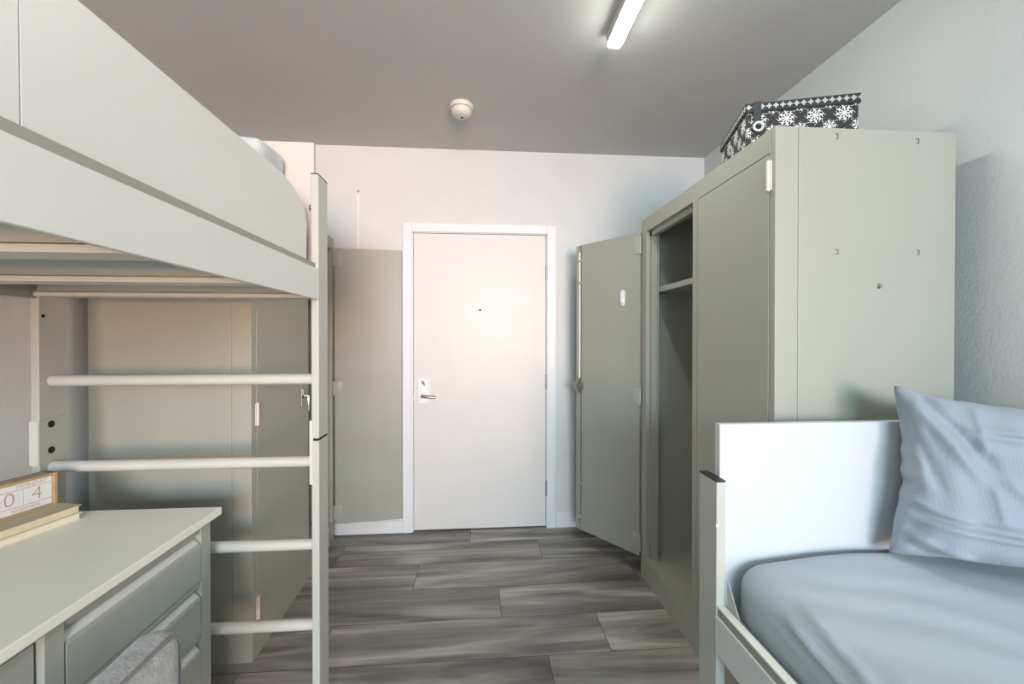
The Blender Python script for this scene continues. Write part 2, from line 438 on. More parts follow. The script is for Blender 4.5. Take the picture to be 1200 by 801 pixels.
# ------------------------------------------------------------------ wardrobes
def wardrobe(loc, rotz, s, near_door, opening, width, label, sign):
    """local axes: x = s*depth, y = away from the window; near-front-bottom corner at origin"""
    H_, D = 1.96, 0.60
    root = empty('wardrobe', loc, label, 'wardrobe', 'grey steel wardrobes facing each other', rotz)
    def bx(bm, d0, d1, a0, a1, z0, z1, bev=0.0): box(bm, s*d0, s*d1, a0, a1, z0, z1, bev)
    n0, n1 = near_door; o0, o1 = opening
    ztop, zbot = 1.888, 0.125
    bm = B()
    # sides: front return strip + main panel with a thin seam
    for (a0, a1) in ((0, 0.018), (width-0.018, width)):
        bx(bm, 0, 0.0735, a0, a1, 0, H_, 0.0015); bx(bm, 0.0750, D, a0, a1, 0, H_, 0.0015)
        bx(bm, 0.07, 0.08, a0+0.003, a1-0.003, 0.003, H_-0.003)
    bx(bm, D-0.012, D, 0.018, width-0.018, 0, H_)
    bx(bm, 0.0205, D-0.0125, 0.0185, width-0.0185, H_-0.015, H_-0.0005)
    bx(bm, 0.001, D, 0.018, width-0.018, zbot-0.02, zbot)
    # front frame
    bx(bm, 0, 0.02, 0.0182, width-0.0182, ztop, H_); bx(bm, 0, 0.02, 0.0178, width-0.0178, 0, zbot-0.012)
    bx(bm, 0, 0.02, 0.0178, n0, zbot-0.012, ztop); bx(bm, 0, 0.02, n1, o0, zbot-0.012, ztop); bx(bm, 0, 0.02, o1, width-0.0178, zbot-0.012, ztop)
    # partition + door stops (stepped jambs)
    pm = (n1+o0)/2
    bx(bm, 0.02, D-0.01, pm-0.006, pm+0.006, zbot, ztop+0.05)
    for (a0, a1) in ((o1-0.022, o1+0.02),):
        bx(bm, 0.0205, 0.05, a0, a1, zbot, ztop)
        bx(bm, 0.05, 0.056, a0-0.012, a1, zbot, ztop)
    bx(bm, 0.0205, 0.05, o0-0.005, o0+0.012, zbot, ztop)
    bx(bm, 0.0205, 0.045, o0, o1, ztop-0.028, ztop)
    bx(bm, 0.0205, 0.03, n0-0.01, n0+0.02, zbot, ztop); bx(bm, 0.0205, 0.03, n1-0.02, n1+0.008, zbot, ztop)
    body = link('cabinet_body', bm, M['steel'], root)
    # plinth
    # shelf
    bm = B(); bx(bm, 0.06, D-0.014, pm+0.008, width-0.02, 1.560, 1.588, 0.002)
    link('shelf', bm, M['steel'], root)
    # closed near door
    g = 0.0035
    bm = B(); bx(bm, -0.001, 0.019, n0+g, n1-g, zbot-0.008, ztop-g, 0.0015)
    door = link('door', bm, M['steel'], root)
    for z in (1.815, 1.0, 0.20):
        bm = B()
        tube(bm, (s*-0.006, n0-0.001, z-0.047), (s*-0.006, n0-0.001, z+0.047), 0.006)
        bx(bm, -0.005, -0.001, n0-0.012, n0+0.012, z-0.045, z+0.045)
        for dz in (-0.02, 0.012): tube(bm, (s*-0.006, n0-0.001, z+dz), (s*-0.006, n0-0.001, z+dz+0.006), 0.0068)
        tag(link('hinge', bm, M['cream_plastic'], door, smooth=True), 'cream painted barrel hinge')
    # lock on the closed door
    a = n1-0.055
    if sign < 0:
     bm = B(); bx(bm, -0.006, -0.001, a-0.018, a+0.018, 0.955, 1.06, 0.002)
     bx(bm, -0.012, -0.006, a-0.014, a+0.014, 1.015, 1.05, 0.003)
     link('lock_plate', bm, M['nickel'], door)
     bm = B()
     tube(bm, (s*-0.012, a, 1.012), (s*-0.03, a+0.004, 1.010), 0.009)
     bx(bm, -0.036, -0.026, a-0.002, a+0.012, 0.930, 1.014, 0.003)
     link('lever_handle', bm, M['chrome'], door, smooth=True)
     bm = B(); bx(bm, -0.0075, -0.006, a-0.013, a+0.006, 1.0, 1.006)
     link('keyhole', bm, M['dark'], door)
    # embossed marks and dome rivet on the near side
    bm = B(); tube(bm, (s*0.343, 0.001, 1.475), (s*0.343, -0.006, 1.475), 0.0095, r1=0.005)
    tag(link('rivet', bm, M['chrome'], body, smooth=True), 'shiny dome rivet')
    for (d, z) in ((0.202, 1.58), (0.473, 1.582), (0.20, 1.935), (0.47, 1.93)):
        bm = B(); bx(bm, d-0.006, d+0.003, -0.0012, 0.002, z+0.004, z+0.008); bx(bm, d+0.001, d+0.004, -0.0012, 0.002, z-0.008, z+0.008); bx(bm, d-0.005, d+0.003, -0.0012, 0.002, z-0.009, z-0.006)
        link('slot_mark', bm, M['grey_mark'], body)
    for (a0, z) in ((o1-0.036, 1.72), (o1-0.036, 1.22), (o1-0.036, 0.7)):
        bm = B(); tube(bm, (s*0.0495, a0+0.012, z), (s*0.047, a0+0.012, z), 0.004)
        link('screw', bm, M['nickel'], body, smooth=True)
    bm = B(); bx(bm, 0.028, 0.045, o0+0.02, o0+0.038, zbot, zbot+0.004)
    link('floor_catch', bm, M['dark'], body)
    return root, width, zbot, ztop

_box, _tube = box, tube
def open_door(root, hinge_local, ang, w, s, zbot, ztop, rods, hook, q=-1):
    def box(bm, x0, x1, y0, y1, z0, z1, bev=0.0): _box(bm, x0, x1, -q*y0, -q*y1, z0, z1, bev)
    def tube(bm, a, b, r, **k): _tube(bm, (a[0], -q*a[1], a[2]), (b[0], -q*b[1], b[2]), r, **k)
    """swung door as child of wardrobe, hinge axis at its origin, panel along local +x, camera side = local -y"""
    o = None
    z0, z1 = zbot-0.02, ztop+0.012
    bm = B()
    box(bm, 0.004, w, 0.012, 0.016, z0, z1)
    # returned flanges round the inside
    box(bm, 0.004, 0.010, -0.004, 0.014, z0, z1, 0.001); box(bm, w-0.016, w, -0.006, 0.014, z0, z1, 0.0015)
    box(bm, 0.006, w-0.002, -0.004, 0.014, z0, z0+0.004); box(bm, 0.006, w-0.002, -0.004, 0.014, z1-0.004, z1)
    # inner stiffening pan
    box(bm, 0.010, w-(0.040 if rods else 0.003), -0.003 if rods else -0.0055, 0.013, z0+0.003, z1-0.003, 0.001)
    o = link('door', bm, M['steel'], root, loc=hinge_local, rotz=ang)
    tag(o, 'swung-open door showing its inner face')
    for z in (1.83, 0.99, 0.18):
        bm = B()
        tube(bm, (0.0, -0.004, z-0.048), (0.0, -0.004, z+0.048), 0.006)
        box(bm, 0.0, 0.048, -0.0065, -0.003, z-0.047, z+0.047, 0.001)
        for dz in (-0.03, 0.0, 0.03): tube(bm, (0.032, -0.006, z+dz), (0.032, -0.009, z+dz), 0.004, n=12)
        link('hinge', bm, M['hinge'], o, smooth=True)
    if rods:
        xr = w-0.028
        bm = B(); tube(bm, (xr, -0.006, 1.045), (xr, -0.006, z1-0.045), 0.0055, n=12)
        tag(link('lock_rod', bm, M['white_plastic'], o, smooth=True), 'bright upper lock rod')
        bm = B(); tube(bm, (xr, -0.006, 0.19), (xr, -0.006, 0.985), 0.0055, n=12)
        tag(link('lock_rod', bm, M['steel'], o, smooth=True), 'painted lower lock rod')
        for z in (1.80, 1.665, 0.40, 0.185):
            bm = B(); box(bm, xr-0.014, xr+0.014, -0.016, -0.002, z-0.006, z+0.006, 0.002); box(bm, xr-0.02, xr+0.016, -0.008, -0.003, z-0.012, z+0.012, 0.001)
            link('rod_guide', bm, M['steel'], o)
        bm = B()
        tube(bm, (xr+0.002, -0.002, 1.015), (xr+0.002, -0.022, 1.015), 0.036, bev=0.003)
        tube(bm, (xr+0.002, -0.018, 1.015), (xr+0.002, -0.030, 1.015), 0.018, bev=0.002)
        tube(bm, (xr+0.004, -0.012, 1.015), (w+0.032, -0.012, 1.022), 0.012)
        box(bm, xr-0.006, xr+0.008, -0.014, -0.004, 0.97, 1.065, 0.002)
        tag(link('lock_cam', bm, M['nickel'], o, smooth=True), 'dull metal lock cam')
    if hook:
        bm = B()
        zc = 1.545
        pts = []
        hw, hh = 0.014, 0.045
        for i in range(24):
            t = 2*math.pi*i/24
            pts.append((0.115 + hw*math.copysign(abs(math.cos(t))**0.6, math.cos(t)), zc + hh*math.copysign(abs(math.sin(t))**0.5, math.sin(t))))
        prism(bm, pts, 1, q*0.008, q*0.002)
        pts2 = [(0.115+0.008*math.cos(2*math.pi*i/16), zc-0.018+0.014*math.sin(2*math.pi*i/16)) for i in range(16)]
        prism(bm, pts2, 1, q*0.018, q*0.007)
        tag(link('adhesive_hook', bm, M['white_plastic'], o, smooth=True), 'small white adhesive hook')
    return o

rw, wid, zb, zt = wardrobe((0.905, 1.25, 0), 0.0, 1, (0.025, 0.470), (0.507, 1.010), 1.08,
    'grey steel wardrobe carrying the patterned box, one door swung open, beside the low bed', 1)
dirv = Vector((0.632-0.900, 2.715-2.330, 0))
open_door(rw, (-0.006, 1.076, 0), math.atan2(dirv.y, dirv.x), dirv.length, 1, zb, zt, True, True, 1)
lw, wid, zb, zt = wardrobe((-0.911, 1.813, 0), R(1.4), -1, (0.042, 0.590), (0.628, 1.050), 1.08,
    'grey steel wardrobe behind the loft bed ladder, far door open against the back wall', -1)
hx = Vector((-0.932, 2.886, 0)); fx = Vector((-0.508, 2.934, 0))
inv = Matrix.Rotation(-R(1.4), 3, 'Z')
hl = inv @ (hx - Vector((-0.911, 1.813, 0)))
open_door(lw, (hl.x, hl.y, 0), math.atan2(fx.y-hx.y, fx.x-hx.x)-R(1.4), (fx-hx).length, -1, zb, zt, False, False)

# ------------------------------------------------------------------ storage box on the wardrobe
ex = Vector((0.373, -0.108)).normalized(); ang = math.atan2(ex.y, ex.x)
bx_o = empty('storage_box', (0.978, 1.512, 1.9605), 'black and white damask fabric storage box on top of the right wardrobe', 'storage box', rotz=ang)
LX, LY, HZ = 0.372, 0.345, 0.21
bm = B(); box(bm, 0.006, LX-0.006, 0.006, LY-0.006, 0, HZ-0.006, 0.002)
bo = link('box_body', bm, M['damask'], bx_o); add_uv_boxmap(bo)
bm = B(); box(bm, 0, LX, 0, LY, HZ-0.033, HZ, 0.002)
lo_ = link('lid', bm, M['damask_lid'], bx_o); add_uv_boxmap(lo_)
# strap + eyelet on the face towards the window, eyelet on the side face
bm = B(); box(bm, 0.026, 0.052, -0.004, 0.0, HZ-0.085, HZ+0.002, 0.001); box(bm, 0.026, 0.052, -0.004, 0.05, HZ, HZ+0.003, 0.001)
link('strap', bm, M['charcoal'], bx_o)
def ring(bm, c, r0, r1, ax, th):
    n = 24; P = []
    for rr, d in ((r0, 0), (r0, th), (r1, th), (r1, 0)):
        P.append([bm.verts.new(Vector(c)+(Vector((rr*math.cos(2*math.pi*i/n), -d, rr*math.sin(2*math.pi*i/n))) if ax == 'y' else Vector((-d, rr*math.cos(2*math.pi*i/n), rr*math.sin(2*math.pi*i/n))))) for i in range(n)])
    for k in range(4):
        a, b = P[k], P[(k+1) % 4]
        for i in range(n): bm.faces.new((a[i], a[(i+1) % n], b[(i+1) % n], b[i]))
bm = B(); ring(bm, (0.042, -0.003, HZ-0.088), 0.011, 0.019, 'y', 0.003)
link('grommet', bm, M['grommet'], bx_o, smooth=True)
bm = B(); tube(bm, (0.042, 0.0055, HZ-0.088), (0.042, -0.0035, HZ-0.088), 0.0112)
link('grommet_hole', bm, M['dark'], bx_o)
bm = B(); ring(bm, (0.007, 0.20, HZ-0.085), 0.011, 0.019, 'x', 0.005)
link('grommet', bm, M['grommet'], bx_o, smooth=True)
bm = B(); tube(bm, (0.0065, 0.20, HZ-0.085), (0.0035, 0.20, HZ-0.085), 0.0112)
link('grommet_hole', bm, M['dark'], bx_o)

# ------------------------------------------------------------------ loft bed
LB = (-1.0, 0.5, 0.0)
loft = empty('loft_bed', LB, 'tall loft bed with white side boards, grey steel posts and ladder rungs', 'loft bed')
def lbm(name, bm, mat, parent=None, smooth=False, label=None):
    o = link(name, bm, mat, parent or loft, smooth, org=LB)
    if label: o['label'] = label
    return o
PX0, PX1 = -0.560, -0.535       # room-side post
QX0, QX1 = -1.432, -1.407       # wall-side post
def post(x0, x1, y0_, y1_, name='post'):
    bm = B()
    box(bm, x0, x1, y0_, y1_, 0.0, 0.966, 0.003); box(bm, x0, x1, y0_, y1_, 0.974, 1.865, 0.003)
    p = lbm(name, bm, M['post'])
    bm = B(); box(bm, x0+0.003, x1-0.003, y0_+0.003, y1_-0.003, 0.96, 0.98); lbm('joint_gap', bm, M['dark'], p)
    bm = B(); box(bm, x0+0.0005, x1-0.0005, y0_+0.0005, y1_-0.0005, 1.865, 1.868)
    lbm('end_cap', bm, M['black'], p, label='black plastic end cap')
    return p
LE = -0.48
p1 = post(PX0, PX1, 1.50, 1.59); p2 = post(QX0, QX1, 1.50, 1.59)
p3 = post(PX0, PX1, LE-0.09, LE); p4 = post(QX0, QX1, LE-0.09, LE)
# joining plates
bm = B(); prism(bm, [(PX0-0.005, 0.82), (PX0+0.006, 0.82), (PX0+0.006, 1.035), (PX0-0.005, 1.035)], 1, 1.4965, 1.585)
lbm('joint_plate', bm, M['rung'], p1)
bm = B(); prism(bm, [(1.496, 0.905), (1.586, 0.92), (1.594, 0.93), (1.594, 1.045), (1.588, 1.055), (1.50, 1.045), (1.496, 1.04)], 0, QX1, QX1+0.004)
jp = lbm('joint_plate', bm, M['post'], p2)
bm = B(); box(bm, QX0-0.002, QX1+0.002, 1.4960, 1.4998, 0.902, 1.046, 0.001)
lbm('joint_plate', bm, M['rung'], p2)
for z in (1.03, 0.945):
    bm = B(); tube(bm, (QX1+0.003, 1.535, z), (QX1+0.0048, 1.535, z), 0.0115)
    lbm('bolt_hole', bm, M['dark'], p2)
bm = B(); tube(bm, (QX1-0.001, 1.515, 1.385), (QX1+0.0008, 1.515, 1.385), 0.006)
lbm('bolt_hole', bm, M['dark'], p2)
bm = B(); tube(bm, (PX0-0.010, 1.518, 1.757), (PX0+0.002, 1.518, 1.757), 0.010, bev=0.002)
lbm('bolt', bm, M['nickel'], p1, smooth=True, label='dark bolt head')
# rungs (ladder end)
for z in (1.172, 0.886, 0.598, 0.318):
    bm = B(); tube(bm, (QX1-0.004, 1.545, z), (PX0+0.004, 1.545, z), 0.0185, n=28)
    lbm('rung', bm, M['rung'], smooth=True)
for z in (1.172, 0.886, 0.598, 0.318):
    bm = B(); tube(bm, (QX1-0.004, LE-0.045, z), (PX0+0.004, LE-0.045, z), 0.0185, n=28)
    lbm('rung', bm, M['rung'], smooth=True)
# side rails: steel channel with a white board on the outside
for (xa, xb, xo) in ((PX0, PX1, 1), (QX0, QX1, -1)):
    bm = B()
    if xo == 1:
        box(bm, xa+0.004, xb-0.010, LE, 1.4995, 1.446, 1.566, 0.0015)
    else:
        box(bm, xa+0.010, xb-0.004, LE, 1.4995, 1.440, 1.560, 0.0015)
    rail = lbm('side_rail', bm, M['strip'])
    bm = B()
    if xo == 1: box(bm, xb-0.0095, xb+0.002, LE, 1.4995, 1.442, 1.545, 0.002)
    else: box(bm, xa-0.002, xa+0.0095, LE, 1.4995, 1.442, 1.545, 0.002)
    lbm('rail_board', bm, M['laminate'], rail, label='white board on the rail')
# guard board with swept ends
pts = [(0.578, 1.5675), (1.468, 1.5675), (1.468, 1.690)]
for i in range(1, 13):
    t = math.pi/2*i/12
    pts.append((1.468-0.205*(1-math.cos(t)), 1.690+0.098*math.sin(t)))
pts += [(0.60, 1.788)]
for i in range(1, 7):
    t = math.pi/2*i/6
    pts.append((0.60-0.022*math.sin(t), 1.788-0.03*(1-math.cos(t))))
bm = B(); prism(bm, pts, 0, -0.580, -0.561)
bmesh.ops.bevel(bm, geom=[e for e in bm.edges if abs(e.verts[0].co.x-e.verts[1].co.x) < 1e-6], offset=0.002, segments=2, affect='EDGES')
lbm('guard_board', bm, M['laminate'], smooth=True, label='white guard board with a swept-down end')
pts = [(-0.30, 1.5675), (0.5768, 1.5675)]
for i in range(1, 7):
    t = math.pi/2*i/6
    pts.append((0.5768-0.022*(1-math.cos(t)), 1.76+0.028*math.sin(t)))
pts += [(-0.30, 1.788)]
bm = B(); prism(bm, pts, 0, -0.580, -0.561)
lbm('guard_board', bm, M['laminate'], smooth=True)
for y in (0.75, 1.3):
    bm = B(); box(bm, -0.590, -0.5805, y-0.02, y+0.02, 1.50, 1.75, 0.001)
    lbm('guard_bracket', bm, M['strip'])
# end board between the far posts
bm = B(); box(bm, QX1+0.008, PX0-0.006, 1.545, 1.567, 1.53, 1.990, 0.002)
lbm('headboard', bm, M['warm_lit_board'], label='white headboard with a painted warm-lit tint between the far posts')
# deck and cross slats
bm = B(); box(bm, QX0+0.03, PX0-0.004, LE+0.01, 1.541, 1.510, 1.522)
lbm('deck', bm, M['strip'], label='grey mattress deck')
for y in (1.497, 1.12, 0.75, 0.36, 0.0, -0.40):
    bm = B()
    h0 = 1.450
    # channel section: face, stepped lip, return
    box(bm, QX0+0.026, PX0+0.003, y, y+0.003, h0+0.012, 1.510)
    box(bm, QX0+0.026, PX0+0.003, y-0.014, y+0.003, h0+0.010, h0+0.013)
    box(bm, QX0+0.026, PX0+0.003, y-0.014, y-0.011, h0, h0+0.012)
    box(bm, QX0+0.026, PX0+0.003, y-0.014, y+0.055, h0-0.003, h0)
    box(bm, QX0+0.026, PX0+0.003, y+0.052, y+0.055, h0, 1.510)
    lbm('slat', bm, M['rung'])

def softnoise(p, sc, amp): return amp*noise.noise(Vector(p)*sc)
def mdisp(p, n):
    k = Vector((0, 0, 0))
    if abs(n.z) < 0.8: k += n*softnoise((p.x, p.y, p.z*0.5), 9, 0.006)
    k.z += softnoise((p.x, p.y, 0), 3, 0.004)
    return k
bm = B(); rounded_box_verts(bm, (QX1-0.02, LE+0.02, 1.5235), (-0.578, 1.543, 1.690), (0.03, 0.025, 0.05), (36, 80, 12), mdisp)
tag(link('mattress', bm, M['loft_sheet'], None, 'all', org=(-1.0, 0.5, 1.5225)), 'mattress in a blue-grey sheet up on the loft bed, behind its guard board', 'mattress')

def pillow_mesh(bm, BL, BR, TR, TL, thick, nu=34, nv=26, seed=0.0, wr=0.006, ear=0.03, sag=0.0, creases=()):
    BL, BR, TR, TL = map(Vector, (BL, BR, TR, TL))
    nrm = (BR-BL).cross(TL-BL).normalized()
    front, back = [], []
    for j in range(nv+1):
        rf, rb = [], []
        v = j/nv
        for i in range(nu+1):
            u = i/nu
            p = BL*(1-u)*(1-v)+BR*u*(1-v)+TR*u*v+TL*(1-u)*v
            a, b_ = 2*u-1, 2*v-1
            # edges pull in between the corners
            pull = ear
            cx = (BL+BR+TR+TL)/4
            eu = abs(a)**6*(1-b_*b_)*(1+0.5*noise.noise(Vector((v*9, a+seed, 1)))); ev = abs(b_)**6*(1-a*a)*(1+0.4*noise.noise(Vector((u*7, b_+seed, 2))))
            cr = (abs(a)*abs(b_))**14; p = p + (cx-p)*0.035*cr
            p = p + (cx-p)*(pull*(eu+ev)*2.0)
            if sag: p.z -= sag*(v**2)*(1-a*a)
            f = max(0.0, (1-a**4)*(1-b_**4))**0.55
            w = wr*noise.noise(Vector((u*5+seed, v*5, seed)))*1.2 + wr*0.8*noise.noise(Vector((u*11+seed, v*3+u*6, seed+4)))
            # creases radiating from the corners
            for (cu, cv) in ((0, 0), (0, 1), (1, 0), (1, 1)):
                d = math.hypot(u-cu, v-cv)
                th = math.atan2(v-cv, u-cu)
                w += wr*0.9*math.sin(th*11+seed)*max(0, 1-d/0.55)*min(1, d*6)
            for (u0, v0, u1, v1, am, wd) in creases:
                du, dv = u1-u0, v1-v0; L2 = du*du+dv*dv
                tt = max(0, min(1, ((u-u0)*du+(v-v0)*dv)/L2))
                dd = math.hypot(u-u0-tt*du, (v-v0-tt*dv))
                w += am*math.exp(-(dd/wd)**2)*min(1, 4*tt+0.3)*min(1, 4*(1-tt)+0.2)
            t = thick*0.5*f
            rf.append(bm.verts.new(p + nrm*(t+w*min(1, f*2))))
            if 0 < i < nu and 0 < j < nv: rb.append(bm.verts.new(p - nrm*(t*0.75)))
            else: rb.append(rf[-1])
        front.append(rf); back.append(rb)
    for j in range(nv):
        for i in range(nu):
            bm.faces.new((front[j][i], front[j][i+1], front[j+1][i+1], front[j+1][i]))
            bm.faces.new((back[j][i], back[j+1][i], back[j+1][i+1], back[j][i+1]))

def pdisp(p, n):
    k = n*softnoise((p.x, p.y, p.z), 10, 0.010)
    d = (Vector((p.x, p.y, p.z))-Vector((-0.675, 1.35, 1.905))).length
    k -= n*0.02*math.exp(-(d/0.02)**2)
    return k
bm = B(); rounded_box_verts(bm, (-1.33, 1.345, 1.702), (-0.655, 1.535, 1.930), (0.02, 0.04, 0.025), (40, 16, 20), pdisp)
tag(link('pillow', bm, M['loft_pillow'], None, 'all', org=(-1.0, 1.40, 1.705)), 'pale grey pillow up on the loft bed, peeking over the guard board', 'pillow')

# ------------------------------------------------------------------ desk under the loft
DK = (-1.15, 0.75, 0.0)
desk = empty('desk', DK, 'grey-green desk with cream top and recessed-pull drawers under the loft bed', 'desk')
def dk(name, bm, mat, parent=None, smooth=False, label=None):
    o = link(name, bm, mat, parent or desk, smooth, org=DK)
    if label: o['label'] = label
    return o
FX = -0.865; BX = -1.40; DY0, DY1 = -0.05, 1.466
bm = B(); box(bm, -1.405, -0.838, DY0-0.012, 1.482, 0.736, 0.760, 0.0025)
dk('desktop', bm, M['desk_top'], label='cream laminate desktop')
bm = B()
box(bm, BX, FX, 1.420, DY1, 0.0, 0.736, 0.001)                # end frame / leg
box(bm, BX, FX, 0.929, 0.971, 0.0, 0.736, 0.001)
box(bm, BX, FX, DY0, DY0+0.04, 0.0, 0.736, 0.001)
box(bm, BX, FX-0.001, DY0+0.02, 1.44, 0.716, 0.736)          # top rail
box(bm, BX, FX-0.028, 0.971, 1.42, 0.05, 0.075)
box(bm, BX, BX+0.015, DY0+0.02, 1.44, 0.05, 0.736)
box(bm, BX, FX-0.04, 0.971, 1.42, 0.56, 0.57)
dk('carcass', bm, M['desk'])
def drawer(y0_, y1_, ztop, zb):
    """front with recessed channel at its top and a sloped pull edge"""
    x = FX
    prof = [(x-0.02, ztop), (x-0.004, ztop), (x-0.004, ztop-0.013), (x-0.018, ztop-0.018), (x-0.018, ztop-0.030), (x-0.001, ztop-0.047), (x-0.001, ztop-0.049), (x+0.0005, ztop-0.051), (x+0.0005, zb+0.002), (x-0.001, zb), (x-0.03, zb), (x-0.03, ztop)]
    bm = B(); prism(bm, prof, 1, y0_+0.0045, y1_-0.0045)
    o = dk('drawer', bm, M['desk'])
    bm = B(); prism(bm, [(x-0.0178, ztop-0.0295), (x-0.0045, ztop-0.0428), (x-0.0052, ztop-0.0436), (x-0.0186, ztop-0.0303)], 1, y0_+0.006, y1_-0.006)  # pale strip paints the overhead light onto the sloped bevel
    dk('lit_bevel', bm, M['laminate'], o, label='sloped pull edge painted pale as lit from above')
    bm = B()
    box(bm, BX+0.05, x-0.03, y0_+0.02, y0_+0.032, zb+0.012, ztop-0.06); box(bm, BX+0.05, x-0.03, y1_-0.032, y1_-0.02, zb+0.012, ztop-0.06)
    box(bm, BX+0.05, x-0.03, y0_+0.02, y1_-0.02, zb+0.005, zb+0.014)
    dk('drawer_tray', bm, M['desk'], o)
    return o
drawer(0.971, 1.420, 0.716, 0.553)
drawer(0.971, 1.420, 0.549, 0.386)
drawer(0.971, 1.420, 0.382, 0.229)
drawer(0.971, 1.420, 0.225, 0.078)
bm = B(); box(bm, FX-0.03, FX-0.012, DY0+0.05, 0.922, 0.59, 0.706, 0.002)
dk('drawer', bm, M['desk'], label='wide shallow drawer over the knee space')

# books + block calendar
bd = Vector((-0.04, -0.18, 0)).normalized(); bang = math.atan2(-bd.y, -bd.x)   # long edge direction (towards +y)
def book(z, h, L_, Wd, pagemat, label, grp, off):
    # local x = along fore-edge (towards far end), local y = away from the room
    c = Vector((-1.214, 1.413, z))
    o = empty('book', (c.x, c.y, z), label, 'book', grp, rotz=bang)
    bm = B(); box(bm, -L_-0.003, 0.004-off, -0.003, Wd+0.003, 0, 0.0022, 0.0006); box(bm, -L_-0.003, 0.006-off, -0.004, Wd+0.003, h-0.0022, h, 0.0006)
    box(bm, -L_-0.003, 0.003-off, Wd, Wd+0.0025, 0, h)
    link('cover', bm, M['cover'] if pagemat == 'paper2' else M['paper'], o)
    bm = B(); box(bm, -L_, -off, 0, Wd, 0.0022, h-0.0022)
    link('pages', bm, M[pagemat], o)
    return o
book(0.7602, 0.020, 0.235, 0.165, 'paper', 'cream paged book lying at the bottom of the small stack on the desk', None, 0.0)
book(0.7804, 0.024, 0.235, 0.165, 'paper2', 'tan book on top of the stack, holding the wooden block calendar', None, 0.002)
cang = bang
cal = empty('block_calendar', (-1.290, 1.428, 0.8046), 'wooden framed block calendar reading MONDAY 04 on top of the books', 'calendar', rotz=cang)
CW, CH, CD = 0.157, 0.098, 0.05      # local x runs from far end (0) to -CW
bm = B()
box(bm, -CW, 0, 0.0, CD, 0, 0.006, 0.001); box(bm, -CW, 0, 0.0, CD, CH-0.008, CH, 0.001)
box(bm, -0.009, 0, -0.003, CD, 0, CH, 0.001); box(bm, -CW, -CW+0.009, -0.003, CD, 0, CH, 0.001)
box(bm, -CW, 0, CD-0.006, CD, 0, CH)
link('frame', bm, M['wood'], cal)
inner0, inner1 = -CW+0.0095, -0.0095
def tilebox(name, x0, x1, z0, z1):
    bm = B(); box(bm, x0+0.0006, x1-0.0006, 0.004, CD-0.008, z0+0.0005, z1-0.0005, 0.0008)
    return link(name, bm, M['tile'], cal)
mid = -CW/2
t_day = tilebox('day_tile', inner0, inner1, 0.072, 0.090)
t_l = tilebox('number_tile', inner0, mid, 0.024, 0.072)
t_r = tilebox('number_tile', mid, inner1, 0.024, 0.072)
t_m = tilebox('month_tile', inner0, inner1, 0.006, 0.024)
def text(parent, s, x, z, size, name='lettering'):
    cu = bpy.data.curves.new('t', 'FONT'); cu.body = s; cu.size = size; cu.align_x = 'CENTER'; cu.align_y = 'CENTER'; cu.extrude = 0.0003; cu.offset = -size*0.018; cu.resolution_u = 3
    tmp = bpy.data.objects.new('t', cu); COL.objects.link(tmp)
    bpy.context.view_layer.update()
    me = bpy.data.meshes.new_from_object(tmp.evaluated_get(bpy.context.evaluated_depsgraph_get()))
    bpy.data.objects.remove(tmp)
    me.name = name; me.materials.clear(); me.materials.append(M['ink'])
    # text lies in xy facing +z -> stand it up facing local -y
    me.transform(Matrix.Translation((x, 0.0037, z)) @ Matrix.Rotation(math.pi/2, 4, 'X'))
    o = bpy.data.objects.new(name, me); COL.objects.link(o); o.parent = parent
    return o
text(t_day, 'MONDAY', mid+0.02, 0.081, 0.017)
text(t_l, '0', mid-0.033, 0.048, 0.056)
text(t_r, '4', mid+0.031, 0.048, 0.056)
text(t_m, 'NOVEMBER', mid+0.005, 0.0148, 0.013)

# ------------------------------------------------------------------ plush chair at the desk
CH_ = (-0.86, 0.71, 0.0)
ch = empty('desk_chair', CH_, 'grey plush upholstered chair pulled up to the desk knee space', 'chair')
def cdisp(p, n): return n*softnoise((p.x, p.y, p.z), 14, 0.003)
def cm(name, bm, mat, smooth=False, label=None, parent=None):
    o = link(name, bm, mat, parent or ch, smooth, org=CH_)
    if label: o['label'] = label
    return o
bm = B(); rounded_box_verts(bm, (-0.715, 0.48, 0.42), (-0.628, 0.988, 0.700), (0.042, 0.05, 0.045), (16, 48, 28), cdisp)
bk = cm('backrest', bm, M['plush'], 'all', 'thick rounded plush backrest')
bm = B()
path = []
cx_, ins = -0.640, 0.012
ry_, rz_ = 0.040, 0.036
ya_, yb_, zt_ = 0.48+ins, 0.988-ins, 0.700-ins
path.append(Vector((cx_, yb_, 0.46)))
for (yc, a0) in ((yb_-ry_, 0), (ya_+ry_, 90)):
    for k in range(9):
        t = R(a0+90*k/8); path.append(Vector((cx_, yc+ry_*math.cos(t), zt_-rz_+rz_*math.sin(t))))
path.append(Vector((cx_, ya_, 0.46)))
for a, b_ in zip(path, path[1:]): tube(bm, a, b_, 0.0035, n=8)
cm('piping', bm, M['plush_seam'], True, parent=bk)
bm = B(); rounded_box_verts(bm, (-1.12, 0.48, 0.40), (-0.72, 0.92, 0.49), (0.04, 0.05, 0.04), (24, 26, 8), cdisp)
cm('seat', bm, M['plush'], 'all')
for (x, y) in ((-0.68, 0.52), (-0.68, 0.88), (-1.08, 0.52), (-1.08, 0.88)):
    bm = B(); tube(bm, (x, y, 0), (x, y, 0.43), 0.011, r1=0.017, n=16)
    cm('leg', bm, M['wood'], True)

